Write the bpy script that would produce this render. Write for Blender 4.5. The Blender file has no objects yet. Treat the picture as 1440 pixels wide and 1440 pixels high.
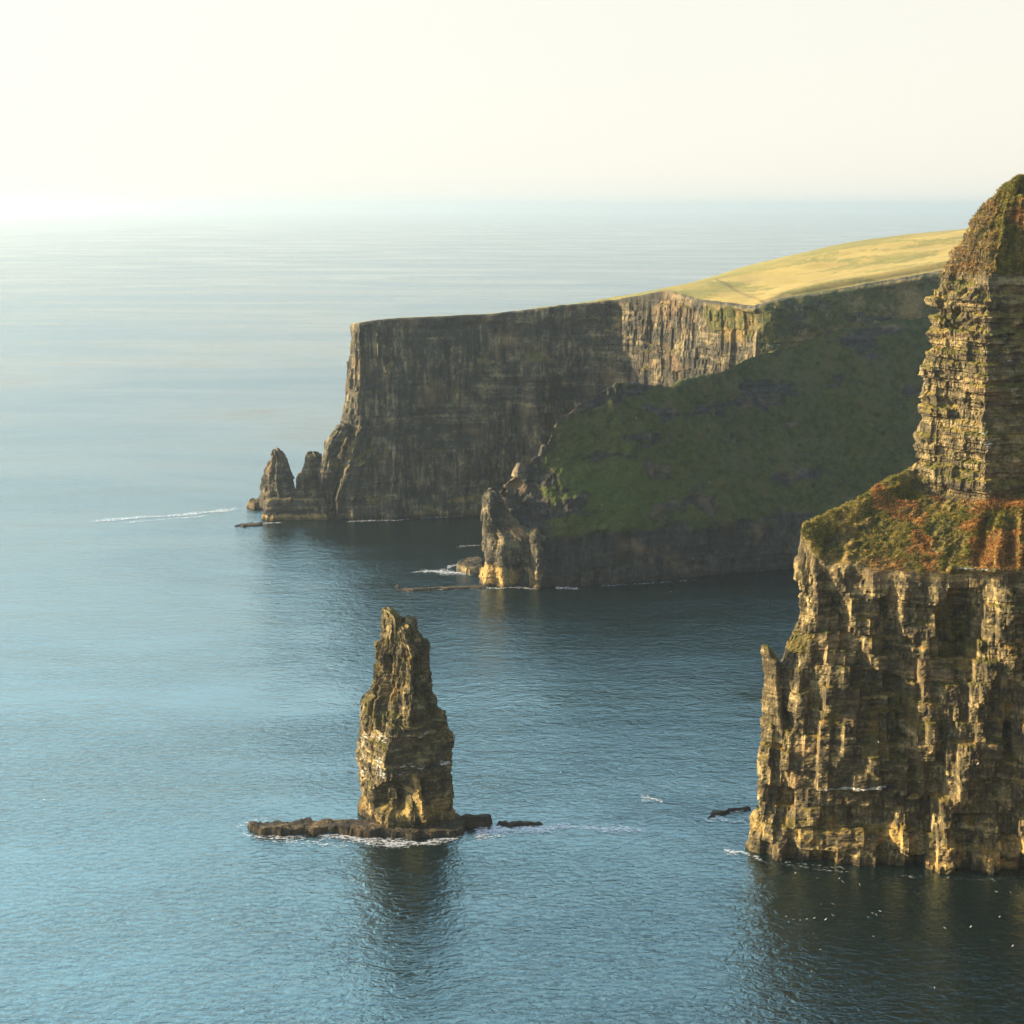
import bpy, math, random
import numpy as np
R = math.radians
random.seed(7)
rng = np.random.default_rng(11)
for blk in (bpy.data.meshes, bpy.data.materials):
    for d in list(blk):
        blk.remove(d)
sc = bpy.context.scene
C = sc.collection

# ------------------------------------------------------------------ camera numbers
H, F = 186.0, 2000.0                       # eye height above the sea (m), focal length in photo pixels
TH = math.atan(430 / F)                    # looking down from the cliff top
CT, ST = math.cos(TH), math.sin(TH)


def P(px, py, Y):                          # point seen at a photo pixel, Y metres out to sea
    s = Y / (F * CT + (720 - py) * ST)
    return np.array([(px - 720) * s, Y, H + s * (-F * ST + (720 - py) * CT)])


def W(px, py, z=0.0):                      # point of the level plane z seen at a photo pixel
    s = (z - H) / (-F * ST + (720 - py) * CT)
    return np.array([(px - 720) * s, s * (F * CT + (720 - py) * ST), z])


def proj(p):
    d = p[..., 1] * CT - (p[..., 2] - H) * ST
    u = p[..., 1] * ST + (p[..., 2] - H) * CT
    return 720 + F * p[..., 0] / d, 720 - F * u / d


# ------------------------------------------------------------------ noise
def h3(i, j, k, seed):
    i = i.astype(np.int64); j = j.astype(np.int64); k = k.astype(np.int64)
    h = (i * 374761393 + j * 668265263 + k * 2147483647 + seed * 974634541) & 0xFFFFFFFF
    h = ((h ^ (h >> 13)) * 1274126177) & 0xFFFFFFFF
    h = ((h ^ (h >> 16)) * 2246822519) & 0xFFFFFFFF
    h = h ^ (h >> 15)
    return (h & 0xFFFFFF) / float(0x1000000)


def vn(x, y, z, seed=0):
    x, y, z = np.broadcast_arrays(np.asarray(x, float), np.asarray(y, float), np.asarray(z, float))
    i, j, k = np.floor(x), np.floor(y), np.floor(z)
    fx, fy, fz = x - i, y - j, z - k
    fx = fx * fx * fx * (fx * (fx * 6 - 15) + 10); fy = fy * fy * fy * (fy * (fy * 6 - 15) + 10); fz = fz * fz * fz * (fz * (fz * 6 - 15) + 10)
    r = 0
    for a in (0, 1):
        wa = fx if a else 1 - fx
        for b in (0, 1):
            wb = fy if b else 1 - fy
            for c in (0, 1):
                wc = fz if c else 1 - fz
                r = r + wa * wb * wc * h3(i + a, j + b, k + c, seed)
    return r * 2 - 1


def fbm(x, y, z, seed=0, n=4):
    r, a, t = 0, 1.0, 0
    for o in range(n):
        f = 2.03 ** o
        r = r + a * vn(x * f + o * 7.3, y * f + o * 3.1, z * f, seed + o * 17)
        t += a; a *= .5
    return r / t * 1.5


def ridged(x, y, z, seed=0, n=3):          # 0..1, sharp crests
    r, a, t = 0, 1.0, 0
    for o in range(n):
        f = 2.1 ** o
        r = r + a * (1 - np.abs(vn(x * f, y * f, z * f, seed + o * 13)) * 1.8)
        t += a; a *= .5
    return r / t


def blocks(u, z, w, h, seed, warp=.35, groove=0.0, gw=.12):
    """bedded, jointed rock: every block of a bed stands out by its own amount (-.5 .. .5)"""
    zz = z + warp * h * vn(z / h * .6, u / (w * 9), 0 * z, seed + 5) + warp * .5 * h * vn(u / (w * 3), z / (h * 2), 0 * z, seed + 6)
    uu = u + warp * .6 * w * vn(u / w * .6, z / (h * 3), 0 * z, seed + 7)
    row = np.floor(zz / h)
    off = h3(row, row * 0, row * 0, seed + 1) * w * (h3(row, row * 0, row * 0, seed + 2) > .4)
    c = (uu + off) / w
    col = np.floor(c)
    v = h3(row, col, row * 0, seed + 3) - .5
    if groove:
        e = np.minimum(np.minimum(c - col, 1 - (c - col)) * w, np.minimum(zz / h - row, 1 - (zz / h - row)) * h)
        v = v - groove * np.clip(1 - e / gw, 0, 1)
    return v


def beds(z, h, seed):                      # ledges: whole beds stand out or sit back
    zz = z + .4 * h * vn(z / h * .5, 0 * z, 0 * z, seed + 2)
    row = np.floor(zz / h)
    f = zz / h - row
    a = h3(row, row * 0, row * 0, seed) - .5
    b = h3(row + 1, row * 0, row * 0, seed) - .5
    t = np.clip((f - .86) / .14, 0, 1)
    return a * (1 - t) + b * t


def facet(d, u, z, w, h, seed, k=.8, warp=.3):
    """break a smooth relief into flat jointed blocks: every block takes the mean relief of its own cell"""
    zz = z + warp * h * vn(z / h * .6, u / (w * 9), 0 * z, seed + 5) + .25 * h * vn(u / (w * 4), z / (h * 3), 0 * z, seed + 6)
    uu = u + warp * .5 * w * vn(u / w * .6, z / (h * 4), 0 * z, seed + 7)
    row = np.floor(zz / h)
    off = h3(row, row * 0, row * 0, seed + 1) * w * (h3(row, row * 0, row * 0, seed + 2) > .5)
    col = np.floor((uu + off) / w)
    key = ((row - row.min()) * 100003 + (col - col.min())).astype(np.int64)
    _, inv = np.unique(key.ravel(), return_inverse=True)
    m = np.bincount(inv.ravel(), d.ravel()) / np.bincount(inv.ravel())
    return k * m[inv.ravel()].reshape(d.shape) + (1 - k) * d


def sm(a, b, x):
    t = np.clip((x - a) / (b - a), 0, 1)
    return t * t * (3 - 2 * t)


def pline(px, py, pts, w):                 # 1 on a line of photo pixels, 0 at w away from it
    best = np.full(px.shape, 1e9)
    for (x0, y0), (x1, y1) in zip(pts[:-1], pts[1:]):
        dx, dy = x1 - x0, y1 - y0
        t = np.clip(((px - x0) * dx + (py - y0) * dy) / (dx * dx + dy * dy), 0, 1)
        best = np.minimum(best, np.hypot(px - x0 - t * dx, py - y0 - t * dy))
    return np.clip(1 - (best / w) ** 2, 0, 1)


# ------------------------------------------------------------------ mesh helpers
def link_mesh(name, verts, faces, mats, attrs=None, parent=None, smooth=False, mat_idx=None):
    me = bpy.data.meshes.new(name)
    verts = np.asarray(verts, np.float32); faces = np.asarray(faces, np.int32)
    n = faces.shape[1]
    me.vertices.add(len(verts)); me.vertices.foreach_set('co', verts.ravel())
    me.loops.add(faces.size); me.loops.foreach_set('vertex_index', faces.ravel())
    me.polygons.add(len(faces))
    me.polygons.foreach_set('loop_start', np.arange(len(faces), dtype=np.int32) * n)
    me.polygons.foreach_set('use_smooth', np.full(len(faces), smooth, dtype=bool))
    me.update(calc_edges=True); me.validate()
    for k, v in (attrs or {}).items():
        if v.ndim == 2:
            at = me.attributes.new(k, 'FLOAT_COLOR', 'POINT')
            at.data.foreach_set('color', np.concatenate([v, np.ones((len(v), 1))], 1).astype(np.float32).ravel())
        else:
            at = me.attributes.new(k, 'FLOAT', 'POINT')
            at.data.foreach_set('value', v.astype(np.float32))
    me.materials.append(mats)
    o = bpy.data.objects.new(name, me); C.objects.link(o)
    if parent is not None:
        o.parent = parent
        o.location = [-c for c in parent.location]
    return o


def thing(name, label, cat, loc, group=None):
    o = bpy.data.objects.new(name, None); C.objects.link(o)
    o.location = [float(c) for c in loc]; o.empty_display_size = 5
    o['label'] = label; o['category'] = cat
    if group: o['group'] = group
    return o


def tag(o, label=None, cat=None, group=None, kind=None):
    for k, v in (('label', label), ('category', cat), ('group', group), ('kind', kind)):
        if v: o[k] = v
    return o


def box_blur(a, r, axis, wrap=False):
    if r < 1: return a
    pad = [(0, 0)] * a.ndim; pad[axis] = (r, r)
    b = np.pad(a, pad, mode='wrap' if wrap else 'edge')
    c = np.cumsum(b, axis=axis)
    z = np.zeros_like(np.take(c, [0], axis=axis))
    c = np.concatenate([z, c], axis=axis)
    n = a.shape[axis]
    return (np.take(c, np.arange(2 * r + 1, 2 * r + 1 + n), axis=axis) - np.take(c, np.arange(0, n), axis=axis)) / (2 * r + 1)


class Sheet:
    """A lofted rock surface: rows of control points from the sea up, columns along the coast."""

    def __init__(s, ctrl, ures, vres, blur=2, closed=False, cu=None):
        ctrl = np.array(ctrl, float)                       # levels x columns x 3
        L, K, _ = ctrl.shape
        nu = [max(2, int(round(np.median(np.linalg.norm(ctrl[:, k + 1] - ctrl[:, k], axis=-1)) / (ures if np.isscalar(ures) else ures[k])))) for k in range(K - 1)]
        nv = [max(2, int(round(np.median(np.linalg.norm(ctrl[j + 1] - ctrl[j], axis=-1)) / (vres if np.isscalar(vres) else vres[j])))) for j in range(L - 1)]
        ku = np.concatenate([[0]] + [k + (np.arange(n) + 1) / n for k, n in enumerate(nu)])
        kv = np.concatenate([[0]] + [j + (np.arange(n) + 1) / n for j, n in enumerate(nv)])
        j0 = np.minimum(kv.astype(int), L - 2); fv = (kv - j0)[:, None, None]
        a = ctrl[j0] * (1 - fv) + ctrl[j0 + 1] * fv
        k0 = np.minimum(ku.astype(int), K - 2); fu = (ku - k0)[None, :, None]
        g = a[:, k0] * (1 - fu) + a[:, k0 + 1] * fu
        s.closed = closed
        if closed: g = g[:, :-1]
        for _ in range(2):
            g = box_blur(box_blur(g, blur, 0), blur, 1, closed)
        s.g, s.lv, s.kc = g, kv[:, None] + 0 * g[..., 0], (ku[:-1] if closed else ku)[None, :] + 0 * g[..., 0]
        mid = g[len(kv) // 3]
        d = np.linalg.norm(np.diff(mid, axis=0), axis=-1)
        s.u = np.concatenate([[0], np.cumsum(d)])[None, :] + 0 * g[..., 0]
        s.z = g[..., 2]
        q = box_blur(box_blur(g, 5, 0), 5, 1, closed)
        s.n = s.normal(q)
        s.px, s.py = proj(g)

    def normal(s, q):
        if s.closed:
            du = np.roll(q, -1, 1) - np.roll(q, 1, 1)
        else:
            du = np.gradient(q, axis=1)
        dv = np.gradient(q, axis=0)
        n = np.cross(du, dv)
        return n / np.maximum(np.linalg.norm(n, axis=-1, keepdims=True), 1e-9)

    def displace(s, d, up=None):
        s.g = s.g + s.n * d[..., None]
        if up is not None: s.g[..., 2] += up
        s.nf = s.normal(s.g)
        s.ns = s.normal(box_blur(box_blur(s.g, 2, 0), 2, 1, s.closed))

    def mesh(s, name, mat, attrs=None, parent=None, lv=None, smooth=False):
        nv, nu = s.lv.shape
        rows = np.arange(nv)
        if lv is not None:
            rows = rows[(s.lv[:, 0] >= lv[0] - 1e-6) & (s.lv[:, 0] <= lv[1] + 1e-6)]
        r0, m = rows[0], len(rows)
        v = s.g[r0:r0 + m].reshape(-1, 3)
        idx = np.arange(m * nu).reshape(m, nu)
        if s.closed: idx = np.concatenate([idx, idx[:, :1]], 1)
        f = np.stack([idx[:-1, :-1], idx[:-1, 1:], idx[1:, 1:], idx[1:, :-1]], -1).reshape(-1, 4)
        at = {k: a[r0:r0 + m].reshape(-1) for k, a in (attrs or {}).items()}
        return link_mesh(name, v, f, mat, at, parent, smooth)


# ------------------------------------------------------------------ materials
class NT:
    def __init__(s, name):
        s.m = bpy.data.materials.new(name); s.m.use_nodes = True
        s.t = s.m.node_tree; s.t.nodes.clear()
        s.out = s.t.nodes.new('ShaderNodeOutputMaterial')

    def n(s, typ, ins=None, **kw):
        nd = s.t.nodes.new(typ)
        for k, v in kw.items(): setattr(nd, k, v)
        for k, v in (ins or {}).items():
            if hasattr(v, 'is_linked'): s.t.links.new(v, nd.inputs[k])
            else: nd.inputs[k].default_value = v
        return nd

    def pos(s): return s.n('ShaderNodeNewGeometry').outputs['Position']
    def attr(s, a): return s.n('ShaderNodeAttribute', attribute_name=a)
    def scale(s, v, sc3): return s.n('ShaderNodeVectorMath', {0: v, 1: sc3}, operation='MULTIPLY').outputs[0]
    def noise(s, v, scale, detail=4, rough=.55, dist=0.0):
        return s.n('ShaderNodeTexNoise', {'Vector': v, 'Scale': scale, 'Detail': detail, 'Roughness': rough, 'Distortion': dist}).outputs[0]
    def ramp(s, f, stops):
        r = s.n('ShaderNodeValToRGB', {0: f})
        e = r.color_ramp.elements
        while len(e) < len(stops): e.new(.5)
        for el, (p, c) in zip(e, stops):
            el.position = p; el.color = (*c, 1) if len(c) == 3 else c
        return r.outputs[0]
    def mix(s, f, a, b):
        m = s.n('ShaderNodeMix', data_type='RGBA')
        for i, v in ((0, f), (6, a), (7, b)):
            if hasattr(v, 'is_linked'): s.t.links.new(v, m.inputs[i])
            else: m.inputs[i].default_value = (*v, 1) if isinstance(v, tuple) and len(v) == 3 else v
        return m.outputs[2]
    def math(s, op, a, b=0.0, clamp=False):
        return s.n('ShaderNodeMath', {0: a, 1: b}, operation=op, use_clamp=clamp).outputs[0]
    def rng(s, v, a, b, c=0.0, d=1.0):
        return s.n('ShaderNodeMapRange', {0: v, 1: a, 2: b, 3: c, 4: d}).outputs[0]


def rock_material(name, dark, mid, light, veg_a, veg_b, dry, bump=.5, k=1.0, bed=1.0):
    """bedded rock with moss, dry growth, orange lichen and pale droppings where the attributes put them; k scales the grain"""
    t = NT(name); p = t.pos()
    strata = t.noise(t.scale(p, (.03 / k, .03 / k, .55 / k)), 1.0, 5, .6)
    blot = t.noise(p, .22 / k, 5, .6)
    fine = t.noise(p, 1.3 / k, 4, .65)
    streak = t.noise(t.scale(p, (.9 / k, .9 / k, .07 / k)), 1.0, 3, .6)
    which = t.rng(t.noise(t.scale(p, (.05 / k, .05 / k, .09 / k)), 1.0, 3, .5), .40 + .1 * bed, .52 + .1 * bed)      # bedding shows here, run-off streaks there
    sel = t.n('ShaderNodeMix', {0: which, 2: strata, 3: streak}, data_type='FLOAT').outputs[0]
    a = t.math('ADD', t.math('MULTIPLY', sel, .42), t.math('MULTIPLY', blot, .40))
    a = t.math('ADD', a, t.math('MULTIPLY', fine, .20))
    col = t.ramp(a, [(.38, dark), (.52, mid), (.66, light)])
    # warm iron stain
    col = t.mix(t.rng(t.noise(p, .09 / k, 4, .6), .55, .7, 0, .45), col, (.30, .185, .085))
    vegn = t.noise(p, .35 / k, 5, .65)
    vcol = t.mix(t.rng(vegn, .38, .62), veg_a, veg_b)
    vcol = t.mix(t.rng(t.noise(p, .10 / k, 5, .65), .5, .6), vcol, dry)
    vcol = t.mix(t.math('MULTIPLY', t.attr('lush').outputs['Fac'], t.rng(vegn, .3, .6, .5, 1.0)), vcol, (.085, .115, .018))
    vcol = t.mix(t.rng(fine, .3, .7, 0, .35), vcol, (.03, .028, .012))
    veg = t.attr('veg').outputs['Fac']
    vm = t.rng(t.math('ADD', veg, t.math('MULTIPLY', t.math('SUBTRACT', fine, .5), .8)), .42, .58)
    col = t.mix(vm, col, vcol)
    li = t.attr('lich').outputs['Fac']
    lm = t.rng(t.math('ADD', li, t.math('MULTIPLY', t.math('SUBTRACT', blot, .5), 1.2)), .4, .75, 0, .8)
    lcol = t.ramp(fine, [(.35, (.20, .12, .04)), (.5, (.40, .26, .075)), (.68, (.46, .37, .16))])
    col = t.mix(lm, col, lcol)
    gu = t.attr('guano').outputs['Fac']
    gm = t.rng(t.math('MULTIPLY', gu, t.noise(t.scale(p, (.35 / k, .35 / k, 1.6 / k)), 1.0, 4, .7)), .5, .58, 0, .75)
    col = t.mix(gm, col, (.62, .60, .53))
    wet_or_shade = t.attr('wet_or_shade').outputs['Fac']  # damp near the waterline, painted shade on the plateau rim
    col = t.mix(t.math('MULTIPLY', wet_or_shade, .75), col, (.022, .018, .012))
    bh = t.math('ADD', t.math('MULTIPLY', t.noise(p, .9 / k, 6, .7), .6 * k), t.math('MULTIPLY', t.noise(t.scale(p, (.25 / k, .25 / k, 2.4 / k)), 1.0, 4, .6), .45 * k * bed))
    bp = t.n('ShaderNodeBump', {'Height': bh, 'Strength': bump, 'Distance': 1.0})
    b = t.n('ShaderNodeBsdfPrincipled', {'Base Color': col, 'Roughness': .92, 'Specular IOR Level': .25, 'Normal': bp.outputs[0]})
    t.t.links.new(b.outputs[0], t.out.inputs[0])
    return t.m


M_near = rock_material('near_rock', (.013, .0135, .0125), (.10, .078, .038), (.50, .38, .165), (.05, .05, .012), (.16, .12, .028), (.25, .16, .045), .7, 1.0, .75)
M_crag = rock_material('crag_rock', (.018, .017, .014), (.12, .095, .048), (.46, .355, .165), (.06, .065, .014), (.19, .15, .032), (.30, .21, .06), .7, 1.0, 1.5)
M_stack = rock_material('stack_rock', (.012, .012, .011), (.10, .079, .038), (.52, .40, .175), (.06, .06, .016), (.15, .12, .03), (.24, .15, .045), .8, .8, 1.2)
M_far = rock_material('far_rock', (.022, .022, .020), (.065, .058, .040), (.34, .265, .135), (.05, .058, .018), (.12, .105, .03), (.24, .16, .06), .7, 2.0, .62)
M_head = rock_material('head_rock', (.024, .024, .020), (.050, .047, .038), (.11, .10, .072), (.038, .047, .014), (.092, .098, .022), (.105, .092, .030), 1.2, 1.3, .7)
M_turf = rock_material('dry_turf', (.30, .22, .06), (.36, .265, .072), (.42, .31, .09), (.22, .20, .05), (.30, .245, .062), (.34, .26, .07), .25, 3.5, 1.0)
M_slab = rock_material('shelf_rock', (.016, .014, .010), (.045, .035, .021), (.12, .09, .05), (.03, .032, .010), (.05, .042, .016), (.08, .055, .02), .8)


def foam_material():
    t = NT('foam'); p = t.pos()
    d = t.attr('dens').outputs['Fac']
    nz = t.noise(t.scale(p, (.6, .9, 1)), 1.1, 6, .75)
    f = t.rng(t.math('ADD', d, t.math('MULTIPLY', t.math('SUBTRACT', nz, .5), 3.2)), .55, 1.25, 0, .8)
    b = t.n('ShaderNodeBsdfDiffuse', {'Color': (.78, .80, .80, 1)})
    tr = t.n('ShaderNodeBsdfTransparent')
    mx = t.n('ShaderNodeMixShader', {0: f, 1: tr.outputs[0], 2: b.outputs[0]})
    t.t.links.new(mx.outputs[0], t.out.inputs[0])
    return t.m


def sea_material():
    t = NT('sea_water'); p = t.pos()
    big = t.noise(t.scale(p, (.35, 1.0, 1)), .0045, 5, .6, .6)            # wind lanes and slicks
    med = t.noise(t.scale(p, (.5, 1.0, 1)), .028, 4, .6, .4)
    w1 = t.noise(t.scale(p, (.55, 1.0, 1)), .21, 3, .5, .5)
    w2 = t.noise(t.scale(p, (.6, 1.0, 1)), .58, 3, .6, .8)
    w3 = t.noise(t.scale(p, (.7, 1.0, 1)), 1.5, 3, .6)
    sw = t.noise(t.scale(p, (.25, 1.0, 1)), .022, 2, .5)
    hgt = t.math('ADD', t.math('MULTIPLY', w1, .85), t.math('MULTIPLY', w2, .68))
    hgt = t.math('ADD', hgt, t.math('MULTIPLY', w3, .17))
    hgt = t.math('ADD', hgt, t.math('MULTIPLY', sw, 2.0))
    st = t.math('ADD', t.rng(big, .38, .62, .22, .78), t.rng(med, .35, .65, -.15, .15))
    bp = t.n('ShaderNodeBump', {'Height': hgt, 'Strength': st, 'Distance': 1.0})
    rough = t.rng(big, .38, .62, .05, .17)
    b = t.n('ShaderNodeBsdfPrincipled', {'Base Color': (.003, .009, .010, 1), 'Roughness': rough, 'IOR': 2.75, 'Specular Tint': (.68, .97, .97, 1), 'Normal': bp.outputs[0]})
    t.t.links.new(b.outputs[0], t.out.inputs[0])
    return t.m


def plain(name, col, rough=.7):
    t = NT(name)
    nz = t.noise(t.pos(), 6.0, 3)
    c = t.mix(t.rng(nz, .3, .7, 0, .25), (*col,), tuple(x * .75 for x in col))
    b = t.n('ShaderNodeBsdfPrincipled', {'Base Color': c, 'Roughness': rough})
    t.t.links.new(b.outputs[0], t.out.inputs[0])
    return t.m


# ------------------------------------------------------------------ the near cliff
def near_cliff():
    root = thing('sea_cliff', 'tall lit rock cliff in tiers, with an orange and green grassy ledge halfway up', 'cliff', (100, 395, 0))
    cols = 9   # a b | c d e f g | h i
    lev = []

    def row(c, d, e, f, g, back=(0, 0)):
        """five visible points; the hidden end runs back behind, the other end runs on out of frame"""
        pts = [np.array(q) for q in (c, d, e, f, g)]
        b = pts[0] + np.array([17 + back[0], 17 + back[1], 0]); a = pts[0] + np.array([70 + back[0], 80 + back[1], 0])
        h = pts[4] + np.array([24, -3, 1.0]); i = pts[4] + np.array([75, -14, 2.0])
        lev.append([a, b] + pts + [h, i])

    base = [(1042, 1194), (1110, 1213), (1240, 1223), (1340, 1229), (1440, 1232)]
    bw = [W(*q) for q in base]
    lo = [q - np.array([0, .6, 5]) for q in bw]
    row(*lo)                                                                  # 0
    up = [q + np.array([1.0 if i == 0 else .3, 1.0, 8.5]) for i, q in enumerate(bw)]
    row(*up)                                                                  # 1
    row(P(1059, 1135, 391.5), P(1113, 1150, 385.5), P(1240, 1150, 381.5), P(1340, 1150, 378.5), P(1440, 1150, 376.5))    # 2
    row(P(1067, 1060, 393.5), P(1118, 1060, 387.5), P(1240, 1060, 383.5), P(1340, 1060, 380.5), P(1440, 1060, 378.5))    # 3
    row(P(1078, 962, 395), P(1126, 960, 389.5), P(1240, 960, 386), P(1340, 960, 383), P(1440, 960, 381))     # 4
    row(P(1112, 870, 398), P(1142, 870, 392.5), P(1240, 880, 388.5), P(1340, 880, 386), P(1440, 880, 383.5))  # 5
    row(P(1121, 740, 402), P(1152, 786, 395), P(1240, 797, 391), P(1340, 803, 388.5), P(1440, 800, 386.5))   # 6 edge of the grass
    row(P(1190, 706, 413), P(1215, 735, 407), P(1280, 755, 402), P(1355, 765, 398), P(1440, 755, 396))       # 7
    row(P(1280, 656, 428), P(1303, 694, 423), P(1340, 700, 419), P(1386, 700, 412), P(1440, 690, 417))       # 8 foot of the upper crag
    row(P(1288, 590, 430), P(1308, 600, 425), P(1345, 600, 420.5), P(1386, 600, 414), P(1440, 600, 419))     # 9
    row(P(1294, 500, 431.5), P(1312, 500, 426.5), P(1347, 500, 422), P(1387, 500, 416), P(1440, 500, 421))   # 10
    row(P(1303, 448, 433), P(1318, 448, 428), P(1350, 448, 424), P(1388, 448, 418), P(1440, 448, 423))       # 11
    row(P(1319, 388, 434.5), P(1332, 389, 430), P(1358, 389, 426), P(1391, 389, 420.5), P(1440, 389, 425))   # 12 foot of the turf cap
    row(P(1353, 348, 440), P(1363, 345, 436), P(1378, 342, 432), P(1402, 335, 427), P(1440, 330, 430))       # 13
    row(P(1379, 297, 446), P(1386, 293, 443), P(1398, 288, 439), P(1414, 284, 435), P(1440, 280, 437))       # 14
    row(P(1408, 261, 452), P(1412, 258, 449), P(1419, 257, 446), P(1428, 254, 443), P(1440, 250, 444))       # 15
    t15 = [np.array(q) for q in lev[-1][2:7]]
    row(*[q + np.array([16, 25, -1.0]) for q in t15])                          # 16
    row(*[q + np.array([62, 90, -4.0]) for q in t15])                         # 17
    ur = [6, 1.2, .27, .27, .27, .27, .6, 1.8]
    vr = [.5] + [.27] * 14 + [.6, 3.0]
    s = Sheet(lev, ur, vr, 3)
    u, z, lv, px, py = s.u, s.g[..., 2], s.lv, s.px, s.py
    o = 0 * u
    x, y = s.g[..., 0], s.g[..., 1]
    # --- where is what
    low = 1 - sm(5.2, 6.1, lv)
    ledge = sm(5.75, 6.15, lv) * (1 - sm(7.75, 8.05, lv))
    crag = sm(7.9, 8.1, lv) * (1 - sm(11.85, 12.15, lv))
    cap = sm(11.9, 12.2, lv)
    # --- lower wall: slanting ribs, hollows, lumps, then joints
    wob = 2.5 * fbm(u / 14, z / 22, o, 3)
    d = low * (2.4 * fbm(u / 16, z / 55, o, 21) + 3.2 * blocks(u + wob + .15 * z, z, 7.5, 24, 25, .6) + 4.6 * (ridged((u + 1.5 * wob + .22 * z) / 10, z / 48, o, 31) - .55) + 1.9 * fbm(u / 4.0, z / 8, o, 41) + 1.6 * (ridged((u + wob + .3 * z) / 4.2, z / 20, o, 33) - .5))
    toplow = sm(4.3, 5.2, lv)
    d += low * toplow * (2.6 * blocks(u + wob * .3, z, 4.2, 26, 51, .25) + .9 * beds(z, 3.2, 55))
    d += low * (1 - .5 * toplow) * 1.0 * fbm(u / 2.2, z / 4.5, o, 45)
    d += low * (1.5 * blocks(u + wob * .4, z, 3.1, 5.5, 61, .5))
    ribs = [([(1150, 750), (1143, 860), (1128, 960), (1108, 1080)], 11, 2.4), ([(1190, 800), (1195, 865)], 8, 1.8),
            ([(1224, 808), (1227, 870), (1222, 930)], 7, 2.4), ([(1276, 800), (1270, 868), (1281, 912)], 8, 2.4),
            ([(1318, 800), (1322, 860), (1303, 915), (1302, 960), (1311, 1050)], 10, 3.0), ([(1405, 815), (1402, 915), (1378, 985), (1366, 1060), (1356, 1120)], 17, 3.8),
            ([(1192, 925), (1196, 1000), (1184, 1065), (1170, 1100)], 15, 2.8), ([(1226, 1000), (1226, 1085)], 9, 1.8),
            ([(1338, 955), (1350, 1020), (1356, 1080), (1338, 1130)], 9, 3.0), ([(1424, 930), (1404, 985), (1398, 1060), (1385, 1110)], 11, 3.4),
            ([(1264, 1080), (1272, 1100)], 16, 2.5), ([(1288, 1040), (1296, 1080)], 14, 2.2), ([(1140, 1130), (1133, 1210)], 14, 2.0),
            ([(1238, 1120), (1243, 1165)], 6, 1.8), ([(1290, 1115), (1275, 1170)], 7, 1.8), ([(1327, 1130), (1330, 1180)], 7, 2.0),
            ([(1398, 1120), (1400, 1228)], 14, 3.2), ([(1215, 1165), (1205, 1215)], 9, 2.2), ([(1275, 1170), (1272, 1222)], 10, 2.4), ([(1312, 1165), (1316, 1226)], 8, 2.2), ([(1412, 840), (1425, 930)], 16, 3.0), ([(1380, 1060), (1372, 1130)], 12, 2.6), ([(1160, 960), (1150, 1090)], 12, 2.2), ([(1432, 1110), (1428, 1228)], 10, 2.2), ([(1090, 960), (1085, 1130)], 9, 1.5)]
    for pts, w, a in ribs:
        d += low * a * pline(px + 3 * vn(z / 3, u / 3, o, 77), py, pts, w) ** .8
    holes = [(1348, 885, 34, 62, 4.5), (1395, 1000, 20, 40, 3.0), (1255, 1000, 24, 60, 2.8), (1318, 1090, 18, 40, 2.5), (1100, 1128, 22, 26, 2.6),
             (1225, 1150, 34, 30, 2.8), (1305, 1160, 14, 30, 2.4), (1360, 1165, 26, 36, 3.2), (1245, 1192, 14, 16, 1.6), (1180, 870, 16, 60, 1.6),
             (1251, 870, 12, 50, 1.6), (1300, 850, 12, 30, 1.4), (1425, 1050, 12, 50, 2.2), (1108, 1195, 9, 20, 3.0), (1165, 1195, 10, 22, 2.8), (1240, 1205, 12, 22, 2.6), (1295, 1205, 9, 20, 2.4), (1360, 1205, 22, 24, 3.4), (1172, 770, 14, 22, .5), (1380, 770, 20, 22, 2.0), (1132, 757, 5, 9, 1.5)]
    for hx, hy, hw, hh, a in holes:
        r = np.hypot((px + 6 * vn(u / 5, z / 5, o, 79) - hx) / hw, (py - hy) / hh)
        d -= 1.35 * low * a * (1 - sm(.75, 1.08, r))
    for hx, hy, hw, hh, a in ((1172, 775, 18, 24, 1.4),):
        d -= a * (1 - sm(.6, 1.1, np.hypot((px - hx) / hw, (py - hy) / hh)))
    # foot: stands out a little, undercut notches
    d += 1.1 * (1 - sm(8, 12, z + 3 * vn(u / 6, o, o, 81))) * low + .7 * (blocks(u, z, 2.4, 4, 83, .5) ) * (1 - sm(8, 13, z)) * low
    # thin pale bedding plane and overhanging slab
    d += 1.6 * pline(px, py, [(1150, 1108), (1245, 1107)], 4) + 2.2 * pline(px, py, [(1335, 802), (1405, 804)], 4)
    # --- grassy ledge
    d += ledge * (1.1 * fbm(x / 13, y / 13, z / 13, 91) + .65 * fbm(x / 3.4, y / 3.4, z / 3.4, 93) + .5 * fbm(x / 1.1, y / 1.1, z / 1.1, 95))
    outc = sm(.1, .45, fbm(x / 9, y / 9, z / 5, 97)) * ledge
    d += outc * (1.2 * blocks(u, z, 2.2, 2.2, 99, .5) + .5 * blocks(u, z, .8, .7, 98))
    # the right-hand end of the ledge breaks down in ribs
    rr = sm(1350, 1385, px) * sm(5.9, 6.2, lv) * (1 - sm(7.2, 7.8, lv))
    d += rr * (2.2 * (ridged(u / 5, z / 30, o, 101) - .5) + .8 * fbm(u / 2, z / 3, o, 103))
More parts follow.
